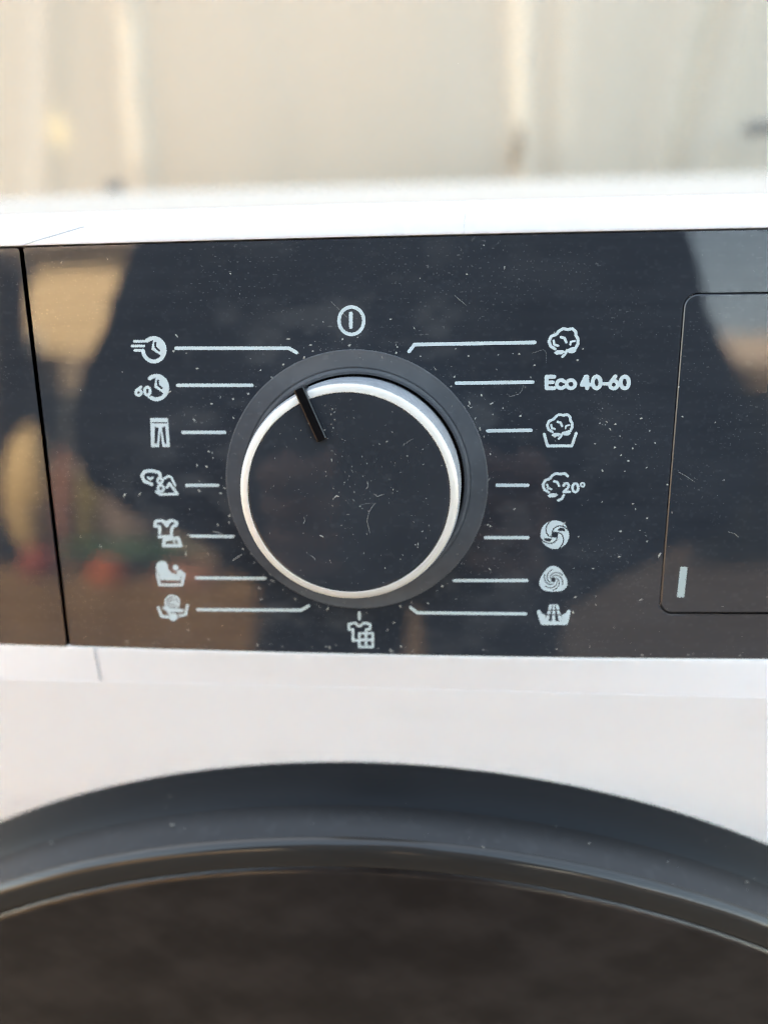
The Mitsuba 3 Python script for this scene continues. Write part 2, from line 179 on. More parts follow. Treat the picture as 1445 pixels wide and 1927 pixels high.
    'cold_cotton_symbol': [["s",0.6,[[49.41,-1.55],[48.36,-0.91],[47.9,0.29],[48.41,1.48],[49.62,1.97],[50.13,2.74],[51.06,3.3],[52.16,3.09],[53.24,3.3],[54.02,2.6]]],["s",0.458,[[48.99,0.43],[49.17,-0.49],[50.07,-0.77]]],["s",0.529,[[50.67,1.27],[51.5,1.06],[51.95,0.07]]],["f",0.0,[[49.11,-2.47],[49.9,-1.83],[51.28,-1.83],[51.84,-2.26],[51.11,-2.82],[49.74,-2.97]]],["s",0.564,[[53.22,-2.33],[52.84,-3.25],[51.9,-3.68]]],["s",0.569,[[53.09,0.13],[53.29,0.66],[54.02,0.73],[54.42,0.12],[54.15,-0.48],[53.16,-1.47],[54.71,-1.47]]],["s",0.569,[[56.79,-0.41],[56.75,-0.12],[56.66,0.14],[56.53,0.37],[56.37,0.54],[56.19,0.65],[56.0,0.69],[55.81,0.65],[55.64,0.54],[55.5,0.37],[55.39,0.14],[55.33,-0.12],[55.32,-0.41],[55.36,-0.69],[55.44,-0.96],[55.57,-1.18],[55.73,-1.36],[55.91,-1.47],[56.11,-1.51],[56.29,-1.47],[56.47,-1.36],[56.61,-1.18],[56.72,-0.96],[56.78,-0.69],[56.79,-0.41]]],["s",0.341,[[58.29,0.35],[58.27,0.47],[58.21,0.59],[58.13,0.69],[58.03,0.77],[57.91,0.82],[57.79,0.84],[57.67,0.82],[57.55,0.77],[57.46,0.69],[57.39,0.59],[57.35,0.47],[57.34,0.35],[57.36,0.22],[57.41,0.1],[57.49,-0.0],[57.6,-0.08],[57.71,-0.13],[57.84,-0.14],[57.96,-0.13],[58.07,-0.08],[58.17,-0.0],[58.24,0.1],[58.28,0.22],[58.29,0.35]]]],
    'eco_lettering': [["s",0.796,[[49.62,27.35],[47.77,27.37],[47.88,24.6],[49.74,24.59]]],["s",0.683,[[47.83,26.03],[49.39,26.01]]],["s",0.721,[[52.05,26.19],[51.85,26.36],[51.62,26.47],[51.37,26.52],[51.12,26.51],[50.88,26.44],[50.67,26.31],[50.51,26.13],[50.39,25.91],[50.34,25.67],[50.35,25.41],[50.43,25.17],[50.56,24.95],[50.74,24.77],[50.96,24.63],[51.2,24.55],[51.46,24.54],[51.7,24.59],[51.92,24.7],[52.11,24.86]]],["s",0.721,[[54.78,25.5],[54.74,25.76],[54.62,26.0],[54.45,26.2],[54.23,26.36],[53.98,26.47],[53.71,26.5],[53.44,26.47],[53.2,26.37],[52.99,26.22],[52.84,26.01],[52.75,25.78],[52.72,25.52],[52.77,25.26],[52.88,25.02],[53.06,24.81],[53.28,24.65],[53.53,24.55],[53.8,24.51],[54.07,24.55],[54.31,24.64],[54.52,24.8],[54.67,25.0],[54.76,25.24],[54.78,25.5]]],["s",0.796,[[57.71,24.51],[57.57,27.28],[57.21,27.28],[56.39,25.38],[58.45,25.36]]],["s",0.796,[[60.9,25.87],[60.84,26.23],[60.73,26.58],[60.56,26.87],[60.35,27.1],[60.11,27.24],[59.86,27.29],[59.62,27.24],[59.4,27.11],[59.21,26.88],[59.07,26.59],[59.0,26.25],[58.98,25.89],[59.04,25.52],[59.15,25.18],[59.32,24.88],[59.53,24.65],[59.77,24.51],[60.02,24.46],[60.26,24.5],[60.49,24.64],[60.67,24.87],[60.81,25.16],[60.88,25.5],[60.9,25.87]]],["s",0.683,[[61.76,25.54],[62.68,25.53]]],["s",0.796,[[64.35,27.28],[63.37,25.88],[63.16,25.32]]],["s",0.758,[[65.06,25.3],[65.02,25.54],[64.91,25.76],[64.75,25.95],[64.54,26.1],[64.3,26.19],[64.06,26.23],[63.81,26.2],[63.59,26.11],[63.4,25.96],[63.26,25.77],[63.17,25.55],[63.16,25.32],[63.2,25.08],[63.31,24.85],[63.47,24.66],[63.68,24.51],[63.92,24.42],[64.16,24.39],[64.41,24.41],[64.63,24.5],[64.82,24.65],[64.96,24.84],[65.05,25.06],[65.06,25.3]]],["s",0.796,[[67.71,25.8],[67.66,26.17],[67.54,26.51],[67.36,26.8],[67.14,27.03],[66.9,27.17],[66.64,27.22],[66.39,27.18],[66.16,27.04],[65.97,26.82],[65.83,26.53],[65.75,26.19],[65.74,25.82],[65.79,25.46],[65.91,25.11],[66.09,24.82],[66.31,24.59],[66.56,24.45],[66.82,24.4],[67.07,24.44],[67.3,24.58],[67.49,24.81],[67.63,25.1],[67.7,25.44],[67.71,25.8]]]],
    'spin_symbol': [["f",0.0,[[55.08,-12.73],[54.91,-11.74],[54.5,-10.82],[53.89,-10.03],[53.11,-9.43],[52.21,-9.06],[51.26,-8.93],[50.33,-9.06],[49.46,-9.44],[48.73,-10.05],[48.18,-10.84],[47.85,-11.76],[47.76,-12.75],[47.92,-13.74],[48.32,-14.67],[48.94,-15.46],[49.72,-16.07],[50.62,-16.46],[51.58,-16.58],[52.53,-16.45],[53.39,-16.06],[54.13,-15.44],[54.67,-14.64],[55.0,-13.72],[55.08,-12.73]]],["x",0.0,[[50.57,-12.0],[52.21,-11.99],[52.27,-13.48],[50.63,-13.48]]],["c",0.19,[[52.03,-12.18],[52.47,-12.2],[52.93,-12.42],[53.34,-12.84],[53.62,-13.45],[53.73,-14.19],[53.6,-15.01],[53.21,-15.81],[52.55,-16.52]]],["c",0.19,[[50.87,-12.08],[50.86,-11.62],[51.05,-11.15],[51.44,-10.74],[52.01,-10.47],[52.72,-10.39],[53.5,-10.56],[54.28,-11.01],[54.98,-11.72]]],["c",0.19,[[50.81,-13.29],[50.37,-13.28],[49.91,-13.06],[49.51,-12.63],[49.22,-12.03],[49.12,-11.29],[49.25,-10.48],[49.65,-9.68],[50.3,-8.98]]],["c",0.19,[[51.98,-13.39],[51.98,-13.86],[51.79,-14.33],[51.4,-14.74],[50.83,-15.02],[50.12,-15.1],[49.33,-14.93],[48.55,-14.48],[47.85,-13.76]]],["x",0.0,[[52.01,-11.59],[52.66,-10.84],[53.76,-11.03],[54.11,-11.91],[53.26,-11.77],[52.43,-11.74]]],["x",0.0,[[50.83,-13.89],[50.18,-14.64],[49.07,-14.45],[48.72,-13.57],[49.58,-13.7],[50.41,-13.74]]]],
    'wool_symbol': [["f",0.0,[[55.08,-24.96],[54.83,-24.38],[54.53,-23.86],[54.23,-23.38],[53.93,-22.9],[53.59,-22.41],[53.18,-21.92],[52.67,-21.5],[52.06,-21.21],[51.39,-21.11],[50.73,-21.22],[50.14,-21.52],[49.66,-21.94],[49.29,-22.43],[49.0,-22.93],[48.73,-23.42],[48.47,-23.9],[48.22,-24.43],[48.01,-25.01],[47.91,-25.66],[47.98,-26.33],[48.25,-26.96],[48.7,-27.49],[49.27,-27.86],[49.9,-28.08],[50.53,-28.17],[51.12,-28.19],[51.68,-28.18],[52.24,-28.18],[52.83,-28.15],[53.45,-28.05],[54.06,-27.82],[54.6,-27.44],[55.0,-26.91],[55.21,-26.28],[55.23,-25.61],[55.08,-24.96]]],["x",0.0,[[52.19,-24.9],[52.16,-24.72],[52.09,-24.56],[51.98,-24.42],[51.84,-24.31],[51.68,-24.24],[51.52,-24.22],[51.35,-24.25],[51.2,-24.32],[51.07,-24.43],[50.97,-24.57],[50.92,-24.73],[50.9,-24.91],[50.93,-25.09],[51.0,-25.25],[51.11,-25.39],[51.25,-25.5],[51.41,-25.57],[51.57,-25.59],[51.74,-25.57],[51.89,-25.5],[52.02,-25.39],[52.12,-25.24],[52.17,-25.08],[52.19,-24.9]]],["c",0.152,[[51.35,-24.04],[51.61,-23.8],[51.98,-23.65],[52.43,-23.65],[52.91,-23.83],[53.37,-24.18],[53.74,-24.71],[53.97,-25.39],[54.0,-26.16]]],["c",0.152,[[50.73,-24.54],[50.7,-24.17],[50.81,-23.77],[51.08,-23.39],[51.49,-23.1],[52.02,-22.95],[52.63,-22.98],[53.26,-23.23],[53.85,-23.69]]],["c",0.152,[[50.88,-25.61],[50.54,-25.49],[50.23,-25.21],[49.99,-24.8],[49.87,-24.27],[49.92,-23.69],[50.16,-23.1],[50.59,-22.58],[51.2,-22.19]]],["c",0.152,[[51.62,-25.95],[51.33,-26.15],[50.94,-26.24],[50.49,-26.17],[50.03,-25.93],[49.63,-25.51],[49.33,-24.93],[49.19,-24.23],[49.26,-23.47]]],["c",0.152,[[52.42,-25.31],[52.49,-25.68],[52.44,-26.09],[52.23,-26.51],[51.86,-26.86],[51.35,-27.09],[50.74,-27.15],[50.08,-27.0],[49.44,-26.62]]],["c",0.152,[[52.3,-24.47],[52.62,-24.64],[52.89,-24.96],[53.08,-25.4],[53.12,-25.94],[53.0,-26.51],[52.68,-27.06],[52.19,-27.51],[51.52,-27.81]]]],
    'hygiene_basin_symbol': [["s",0.986,[[48.16,-33.88],[49.19,-37.01],[55.34,-36.94],[55.89,-33.81]]],["f",0.0,[[48.47,-34.21],[49.87,-34.69],[50.1,-36.67],[49.04,-37.01]]],["f",0.0,[[55.82,-33.97],[54.09,-34.65],[54.33,-36.62],[55.49,-36.94]]],["s",0.758,[[51.15,-32.13],[50.39,-36.09]]],["s",0.758,[[51.92,-32.12],[52.09,-36.23]]],["s",0.758,[[52.76,-32.12],[53.84,-36.05]]],["c",0.19,[[50.36,-33.37],[53.42,-33.34]]],["c",0.19,[[50.03,-34.69],[53.94,-34.65]]],["c",0.19,[[51.61,-32.13],[51.31,-36.08]]],["c",0.19,[[52.3,-32.12],[52.85,-36.06]]]],
    'add_garment_symbol': [["s",0.637,[[-1.51,-42.93],[-1.44,-39.65],[-2.51,-39.68],[-2.53,-38.1],[-0.73,-37.72],[-0.02,-38.59],[0.71,-38.58],[1.45,-37.68],[3.23,-37.94],[3.27,-39.42],[2.14,-39.59],[2.13,-40.62]]],["s",0.637,[[-1.51,-42.85],[0.18,-42.81]]],["s",0.637,[[0.28,-40.72],[3.92,-40.65],[3.86,-44.59],[0.2,-44.67],[0.28,-40.72]]],["s",0.69,[[2.09,-41.22],[2.04,-43.91]]],["s",0.69,[[0.8,-42.62],[3.33,-42.57]]]],
    'power_symbol': [["s",0.767,[[2.99,41.32],[2.9,42.16],[2.61,42.95],[2.13,43.63],[1.51,44.16],[0.78,44.49],[-0.01,44.62],[-0.81,44.52],[-1.56,44.21],[-2.21,43.7],[-2.71,43.03],[-3.04,42.25],[-3.17,41.41],[-3.08,40.56],[-2.8,39.76],[-2.32,39.07],[-1.69,38.54],[-0.96,38.2],[-0.16,38.08],[0.64,38.18],[1.4,38.5],[2.05,39.01],[2.55,39.69],[2.87,40.47],[2.99,41.32]]],["s",0.822,[[-0.18,43.12],[-0.25,39.85]]]],
}
LINES = [[[-44.92,35.31],[-15.93,34.96],[-14.1,33.9]],[[-45.24,26.06],[-25.86,25.92]],[[-44.77,13.99],[-33.63,13.98]],[[-44.84,0.0],[-36.37,0.05]],[[-44.58,-13.87],[-33.22,-13.88]],[[-44.11,-25.64],[-25.01,-25.45]],[[-44.33,-34.8],[-15.5,-34.34],[-13.42,-33.08]],[[44.61,35.61],[15.39,35.47],[14.08,33.83]],[[44.43,26.1],[25.73,26.01]],[[44.44,14.24],[33.67,14.16]],[[44.12,0.24],[36.37,0.24]],[[44.58,-13.55],[33.69,-13.6]],[[44.69,-25.19],[25.74,-25.37]],[[44.71,-34.47],[15.94,-34.55],[14.24,-33.08]],[[0.39,-34.81],[0.35,-36.47]]]
mm = 0.001
WM = 'washing_machine'
labels[WM] = {'label': 'white front loading washing machine with glossy black control panel and round programme knob', 'category': 'washing machine'}

# ---------------------------------------------------------------- ground
def ground_col(p, n, uv):
    a = FB(p.x * 1.3, p.y * 1.3, 0, 3)
    b = FB(p.x * 16, p.y * 16, 4, 3)
    return MX((0.07, 0.053, 0.037), (0.155, 0.122, 0.088), dr.clip(0.6 * a + 0.8 * 0.6 * SS(0.25, 0.85, b) - 0.2, 0, 1))
scene['mat_ground'] = pr(mikit.proc(ground_col), 0.95, 0.2)
g = np.array([[-120, -120, 0], [120, -120, 0], [120, 120, 0], [-120, 120, 0.0]])
put('ground', (g, np.array([[0, 1, 2, 3]])), 'mat_ground', kind='structure', label='brown gravel yard under the washing machine')

scene['mat_asphalt'] = pr(mikit.proc(lambda p, n, uv: MX((0.028, 0.026, 0.026), (0.046, 0.043, 0.042), FB(p.x * 9, p.y * 9, 0, 3))), 0.9, 0.2)
g = np.array([[0.5, -1.2, 0.004], [0.5, -60, 0.004], [60, -60, 0.004], [60, -1.2, 0.004]])  # dark sheet over the gravel; its colour stands in for shade on the ground
put('shaded_ground', (g, np.array([[0, 1, 2, 3]])), 'mat_asphalt', kind='structure', label='dark sheet over the gravel yard, its colour standing in for shade')

# ---------------------------------------------------------------- the machine's white body
X0, X1 = -0.297, 0.303
YF, YB = -0.0096, 0.575                       # cabinet front and back
ZT = 0.8666
cab = [bx(X0, YF, 0.03, X1, YB, 0.7426, 0.0005), bx(X0 + 0.002, 0.034, 0.735, X1 - 0.002, YB - 0.003, ZT - 0.022)]
put(f'{WM}__cabinet', cat(cab), 'mat_white', 30)
put(f'{WM}__top_plate', bx(X0, 0.0245, ZT - 0.0185, X1, YB + 0.004, ZT, 0.004), 'mat_top', 30)
for x in (X0 + 0.05, X1 - 0.05):
    for y in (0.05, YB - 0.05):
        f = trimesh.creation.cylinder(0.02, 0.032, sections=20); f.apply_translation((x, y, 0.0165))
        put(f'{WM}__foot', f, 'mat_slot', 30)
prof = [(69.4, -9.0), (69.3, -6.0), (68.9, -4.2), (68.0, -2.7), (66.6, -1.6), (64.5, -0.9), (61.6, -0.35), (60.95, -0.55), (60.75, -1.0), (60.75, -7.0),
        (-46.9, -7.0), (-46.9, -1.0), (-47.0, -0.6), (-47.4, -0.45), (-48.2, -0.6), (-50, -1.05), (-54, -2.05), (-57.95, -3.02), (-58.1, -3.08), (-58.18, -3.3), (-58.2, -9.0)]
prof = np.array(prof) * mm
def strip(profile, xs):
    v = np.vstack([np.c_[np.full(len(profile), x), profile] for x in xs]); n = len(profile); f = []
    for i in range(len(xs) - 1):
        for k in range(n - 1):
            a = i * n + k
            f.append((a, a + 1, a + n + 1, a + n))
    return place(v), np.array(f)
GU = -0.0831                                  # the gap between detergent drawer and control panel
xs_fascia = np.arange(-29, 31) * 0.01
put(f'{WM}__fascia', strip(prof, np.r_[X0, xs_fascia, X1]), 'mat_white', 40)
# fine dark seams where the drawer front meets the fascia: below the panel and over the bevel
sl = tube(place([(-75.6 * mm, v * mm, h * mm) for v, h in ((-47.3, -0.44), (-48.2, -0.58), (-50, -1.0), (-54, -2.0), (-57.2, -2.8), (-57.9, -2.98))]), 0.00042)
su = tube(place([((-83.0 + 16.5 * t) * mm, v * mm, h * mm) for t, v, h in ((0, 60.95, -0.56), (0.2, 61.8, -0.38), (0.6, 63.4, -0.68), (1, 65.0, -1.0))]), 0.00014)
put(f'{WM}__fascia__seam', sl, 'mat_seam', True)
put(f'{WM}__fascia__seam', su, 'mat_seam', True)

# ---------------------------------------------------------------- black control panel, display, drawer front
CP = f'{WM}__control_panel'
disp = rbox(79.3 * mm, -34.2 * mm, 200 * mm, 46.6 * mm, 3.4 * mm)
out = box(-82.6 * mm, -46.6 * mm, 297 * mm, 60.4 * mm)
hole = Point(0, 0.45 * mm).buffer(34.15 * mm, quad_segs=48)
slab(out.buffer(-0.14 * mm).difference(unary_union([hole, disp.buffer(0.32 * mm)])), -6 * mm, 0, mat='mat_black_gloss', key=CP, label='glossy black control panel printed with pale grey symbols')
slab(out.difference(unary_union([hole, disp])), -6 * mm, -0.14 * mm, mat='mat_black_gloss', key=CP + '__bevel')
scene['mat_edge'] = pr((0.035, 0.037, 0.042), 0.25, 0.8)
def rim_loop(dd, h, seg=0.01):
    g = rbox(79.3 * mm + dd, -34.2 * mm + dd, 200 * mm - dd, 46.6 * mm - dd, 3.4 * mm - dd)
    c = np.array(g.exterior.coords)[:-1]
    return place(np.c_[c, np.full(len(c), h)])
def bevel_band(*loops):
    n = len(loops[0]); i = np.arange(n); j = (i + 1) % n
    return np.vstack(loops), np.vstack([np.c_[k * n + i, k * n + j, (k + 1) * n + j, (k + 1) * n + i] for k in range(len(loops) - 1)])
put(CP + '__display_edge', bevel_band(rim_loop(0.22 * mm, -0.5 * mm), rim_loop(0.26 * mm, -0.34 * mm), rim_loop(0.55 * mm, -0.12 * mm), rim_loop(0.62 * mm, -0.1 * mm)), 'mat_edge', 60, label='thin light catching edge of the display window')
put(CP + '__display_recess', bevel_band(rim_loop(-0.34 * mm, -0.02 * mm), rim_loop(-0.1 * mm, -0.3 * mm), rim_loop(0.0, -1.5 * mm)), 'mat_edge', 40)
slab(disp.buffer(-0.6 * mm), -6 * mm, -0.1 * mm, mat='mat_black_gloss', key=CP + '__display', label='black display window with rounded corners set in a fine groove')
slab(LineString([(84.75 * mm, -21.3 * mm), (84.55 * mm, -29.6 * mm)]).buffer(0.92 * mm, cap_style=2).buffer(-0.25 * mm).buffer(0.25 * mm), -0.12 * mm, -0.05 * mm, mat='mat_mark', key=CP + '__indicator_mark', label='pale grey upright bar in the lower corner of the display')
# drawer: its own black front, a hair out of line with the panel, so that it mirrors a little more to the side
DR = f'{WM}__detergent_drawer'
dro = rbox(-296 * mm, -46.9 * mm, -83.75 * mm, 60.3 * mm, 0.8 * mm)
n0 = slab(dro, -6 * mm, 0.0, mat='mat_black_gloss', key=DR, label='glossy black front of the detergent drawer beside the panel')

def icon_shape(ops, fat=0.1):
    s = None
    for op, w, pts in ops:
        p = np.array(pts) * mm
        if op in 'sc':
            closed = len(p) > 3 and np.linalg.norm(p[0] - p[-1]) < 1e-6
            g = LineString(p).buffer((w + (fat if op == 's' else 0.12)) * mm / 2, cap_style=1, join_style=1, quad_segs=5)
        else:
            g = Polygon(p).buffer(0)
        s = g if s is None else (s.union(g) if op in 'sf' else s.difference(g))
    return s.simplify(0.008 * mm)
WHAT = {
    'quick_wash_symbol': 'clock with speed lines, the quick wash symbol', 'sixty_minute_symbol': 'clock with the number 60, the hourly wash symbol',
    'trousers_symbol': 'pair of trousers symbol', 'mixed_fabrics_symbol': 'cloud and triangle symbol for mixed fabrics', 'shirts_symbol': 'shirt with small square symbol',
    'wash_basin_symbol': 'wash basin symbol filled with bedding', 'delicate_wash_symbol': 'wool ball over basin symbol', 'cotton_symbol': 'cotton flower symbol at upper right of the panel',
    'cotton_basin_symbol': 'cotton flower over wash basin symbol', 'cold_cotton_symbol': 'cotton flower symbol with 20 degrees', 'eco_lettering': 'lettering Eco 40-60 in pale grey',
    'spin_symbol': 'round swirl symbol with square centre', 'wool_symbol': 'rounded triangular yarn symbol', 'hygiene_basin_symbol': 'basin with water jets symbol',
    'add_garment_symbol': 'shirt with plus box symbol under the knob', 'power_symbol': 'circle with upright stroke, the power symbol above the knob'}
for name, ops in ICONS.items():
    slab(icon_shape(ops, 0.18 if name == 'eco_lettering' else 0.08), -0.05 * mm, 0.05 * mm, mat='mat_print', key=f'{CP}__{name}', label=WHAT[name])
for L in LINES:
    slab(LineString(np.array(L) * mm).buffer(0.43 * mm, join_style=1, quad_segs=6), -0.05 * mm, 0.05 * mm, mat='mat_print', key=f'{CP}__program_line')

# ---------------------------------------------------------------- knob
KB = f'{WM}__program_knob'
KC = np.array([-0.25, 0.2, 0]) * mm
def kn(prof, n=200, close=False, off=KC):
    v, f = lathe(np.array(prof) * mm, n, close)
    return place(v + off, False), f
dishc = np.array([0, 0.45, 0]) * mm
put(f'{KB}__dish', kn([(34.1, -3), (34.08, -0.1), (33.98, 0.06), (33.8, 0.1), (33.6, 0.0), (33.2, -0.12), (29.9, -0.75), (29.6, -1.1)], off=dishc), 'mat_dish', 30, label='dull dark grey dished ring round the knob')
put(f'{KB}__collar', kn([(29.9, -1.35), (29.3, -0.85), (28.8, -0.8), (28.2, -1.3), (28.15, -2.4), (28.1, -7)], off=dishc * 0.6), 'mat_dish', 30)
put(f'{KB}__floor', kn([(31, -6.5), (20, -6.5)]), 'mat_slot')
put(f'{KB}__skirt', kn([(27.6, -6), (27.55, -1), (27.3, 4), (27.08, 9.0), (27.02, 10.4), (26.85, 11.4), (26.5, 12.2)], 240), 'mat_silver_side', True, label='brushed silver side of the knob')
put(f'{KB}__silver_ring', kn([(26.5, 12.2), (26.2, 12.6), (25.8, 12.85), (24.75, 13.1), (24.55, 13.05), (24.5, 12.0)], 240), 'mat_silver', 50, label='satin silver rim round the face of the knob')
capv, capf = lathe(np.array([(24.42, 11.5), (24.42, 12.75), (24.25, 12.93), (23.9, 13.0), (16, 13.0), (8, 13.0), (0.01, 13.0)]) * mm, 240)
put(f'{KB}__cap', (place(capv + KC, False), capf), 'mat_cap', 30, label='flat black face of the knob speckled with dust')
# pointer: a slim black blade across the rim
a0, a1 = np.array([-11.05, 25.6]) * mm, np.array([-6.1, 13.9]) * mm
d = (a1 - a0) / np.linalg.norm(a1 - a0); e = np.array([-d[1], d[0]])
s = m3.Manifold.sphere(0.42, 20)
blade = []
for q, w in ((a0, 1.3), (a1, 1.25)):
    for sg in (-1, 1):
        for h in (9.0 if q is a0 else 12.0, 13.9):
            c = (q + e * sg * (w - 0.42) * mm) * 1000
            blade.append(s.translate((c[0], c[1], h)))
bm = m3.Manifold.batch_hull(blade).to_mesh()
put(f'{KB}__pointer', (place(np.array(bm.vert_properties[:, :3]) * mm, False), bm.tri_verts), 'mat_pointer', 30, label='slim black pointer blade across the silver rim')

# ---------------------------------------------------------------- door
DC = np.array([0.003, 0, 0.45])
def door(prof, n=360):
    v, f = lathe(np.array(prof) * mm, n)
    return np.stack([v[:, 0] + DC[0], -0.0101 - v[:, 2], v[:, 1] + DC[2]], 1), f
DO = f'{WM}__door'
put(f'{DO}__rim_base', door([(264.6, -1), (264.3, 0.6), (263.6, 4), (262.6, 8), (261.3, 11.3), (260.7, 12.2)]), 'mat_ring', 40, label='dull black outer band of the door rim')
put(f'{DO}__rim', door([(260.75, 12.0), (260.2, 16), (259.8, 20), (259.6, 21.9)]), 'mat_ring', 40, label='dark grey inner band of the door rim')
put(f'{DO}__lip', door([(259.6, 21.7), (259.45, 22.9), (259.0, 23.9), (258.2, 24.6), (257.2, 24.9), (255, 25.0), (252.4, 25.0), (251.4, 24.8), (250.6, 24.2), (250.2, 23.3), (250.1, 19)]), 'mat_lip', 40, label='glossy black lip round the door glass')
gl = [(249.6, 20), (249.5, 22.3), (249.1, 23.3), (248.2, 24.0), (247, 24.3), (235, 24.6), (215, 25.6), (180, 27.0), (120, 28.6), (60, 29.4), (0.05, 29.6)]
put(f'{DO}__glass', door(gl, 240), 'mat_door_glass', 40, label='dark brownish glass of the round door')

# ---------------------------------------------------------------- dust
def flecks(centres, sizes, seed):
    r = np.random.default_rng(seed); ico = trimesh.creation.icosphere(subdivisions=0); V, F, at = [], [], 0
    for c, s in zip(centres, sizes):
        v = ico.vertices * (0.6 + 0.8 * r.random((12, 1)))
        st = 1 + 1.6 * r.random() ** 2; a = r.random() * math.pi
        v = v * [s * st, s / st ** 0.5, 0.35 * s]
        v = np.c_[v[:, 0] * math.cos(a) - v[:, 1] * math.sin(a), v[:, 0] * math.sin(a) + v[:, 1] * math.cos(a), v[:, 2]]
        V.append(v + c); F.append(ico.faces + at); at += 12
    return np.vstack(V), np.vstack(F)
def fibre(p0, p1, bend, r, h, warp, wob=0.0, seed=0):
    q = np.random.default_rng(seed); t = np.linspace(0, 1, 12)[:, None]; p0, p1 = np.array(p0), np.array(p1)
    c = p0 + (p1 - p0) * t + np.array([-(p1 - p0)[1], (p1 - p0)[0]]) * bend * np.sin(t * math.pi) + wob * np.cumsum(q.normal(size=(12, 2)), 0)
    return tube(place(np.c_[c, np.full(12, h)] * mm, warp), r * mm, 5)
pts = []
keep = out.buffer(-0.5 * mm).difference(Point(0, 0.45 * mm).buffer(34.6 * mm))
cl = [((62, 8), (9, 13), 95), ((58, -10), (8, 12), 40), ((36, 26), (7, 8), 80), ((-43, 2), (7, 14), 60), ((-36, -22), (10, 10), 35), ((0, -41), (45, 3.5), 40),
      ((-70, 10), (9, 25), 30), ((88, 15), (8, 18), 30), ((75, -38), (18, 6), 40), ((5, 50), (50, 7), 40), ((-15, 36), (18, 4), 35), ((80, 5), (1.2, 25), 40)]
for (cu, cv), (su_, sv_), k in cl:
    pts += [(cu + su_ * a, cv + sv_ * b) for a, b in rng.normal(size=(int(k * 0.6), 2))]
pts += [(u, v) for u, v in zip(rng.uniform(-80, 110, 60), rng.uniform(-46, 60, 60))]
ed = rng.uniform(0, 2 * math.pi, 170); ro = 34.7 + rng.exponential(0.9, 170)
pts += [(r * math.cos(t), 0.45 + r * math.sin(t)) for r, t in zip(ro, ed)]
pts += [(u, -45.9 + abs(e)) for u, e in zip(rng.uniform(-82, 108, 70), rng.exponential(0.8, 70))]
pts = np.array([p for p in pts if keep.contains(Point(p[0] * mm, p[1] * mm))])
sz = 0.035 + 0.3 * rng.random(len(pts)) ** 4.5
SPECKS = np.array([[65.3,9.8],[66.9,7.9],[68.8,6.4],[70.4,10.6],[61.3,15.9],[65.1,15.6],[71.3,17.0],[73.4,4.7],[62.6,4.0],[68.1,3.8],[60.4,10.8],[28.6,32.6],[25.3,27.6],[55.1,31.3],[44.7,30.2],[32.0,23.0],[25.5,34.3],[29.1,21.1],[75.1,10.9],[41.0,32.9],[71.4,-6.0],[70.6,-4.6],[74.5,-8.3],[72.9,-11.5],[74.6,-12.9],[74.9,-14.5],[68.1,-18.6],[61.6,-21.8],[74.3,-30.3],[62.7,-29.4],[62.9,-31.8],[40.9,-6.0],[35.0,-22.1],[-41.6,5.3],[-41.6,17.2],[-34.2,23.0],[-31.1,17.7],[-38.2,9.0],[-37.2,7.3],[-23.4,29.6],[-12.2,32.6],[-9.9,34.2],[-36.6,21.3],[-36.4,-4.7],[-44.5,-6.4],[-37.0,-10.7],[-46.3,-16.8],[-40.2,-18.9],[-26.7,-28.3],[-20.1,-28.6],[-47.5,-40.8],[-41.8,-43.5],[-44.9,-45.6]])
pts = np.vstack([pts, SPECKS]); sz = np.r_[sz, 0.14 + 0.17 * rng.random(len(SPECKS)) ** 1.5]
v, f = flecks(np.c_[pts, np.full(len(pts), 0.03)], sz, 3)
fb = [fibre((44, 33), (47.5, 30.6), 0.5, 0.022, 0.05, True, 0.1, 1), fibre((38.6, 23), (41.6, 26), -0.3, 0.03, 0.06, True, 0.12, 2), fibre((81.3, 3.6), (85.5, 1.0), 0.02, 0.035, 0.05, True), fibre((95, -12), (98, -13.6), 0.1, 0.04, 0.05, True, 0.05, 4),
      fibre((-38.5, -12.5), (-35.5, -13.8), 0.1, 0.1, 0.08, True), fibre((-33.6, -20.5), (-31, -18.8), 0.0, 0.11, 0.08, True), fibre((-5, 46), (-1, 42), 0.0, 0.03, 0.04, True), fibre((25, 47), (28, 44.5), 0.0, 0.03, 0.04, True),
      fibre((27.3, 60.5), (27.6, 66), 0.05, 0.03, 0.0, True)]
put(f'{CP}__dust', cat([trimesh.Trimesh(place(v * mm), f, process=False)] + fb), 'mat_dust', False, kind='stuff', label='pale dust specks and lint on the black panel')
r_, a_ = 23.6 * np.sqrt(rng.random(200)), rng.uniform(0, 2 * math.pi, 200)
cp = np.c_[r_ * np.cos(a_), r_ * np.sin(a_)]
cp = np.vstack([cp, rng.normal(size=(90, 2)) * [8, 7] + [1, 2], rng.normal(size=(45, 2)) * [2, 4] + [-4.5, 17]])
cp = cp[np.hypot(cp[:, 0], cp[:, 1]) < 23.8]
v, f = flecks(np.c_[cp, np.full(len(cp), 13.02)] + [KC[0] / mm, KC[1] / mm, 0], 0.035 + 0.13 * rng.random(len(cp)) ** 3, 5)
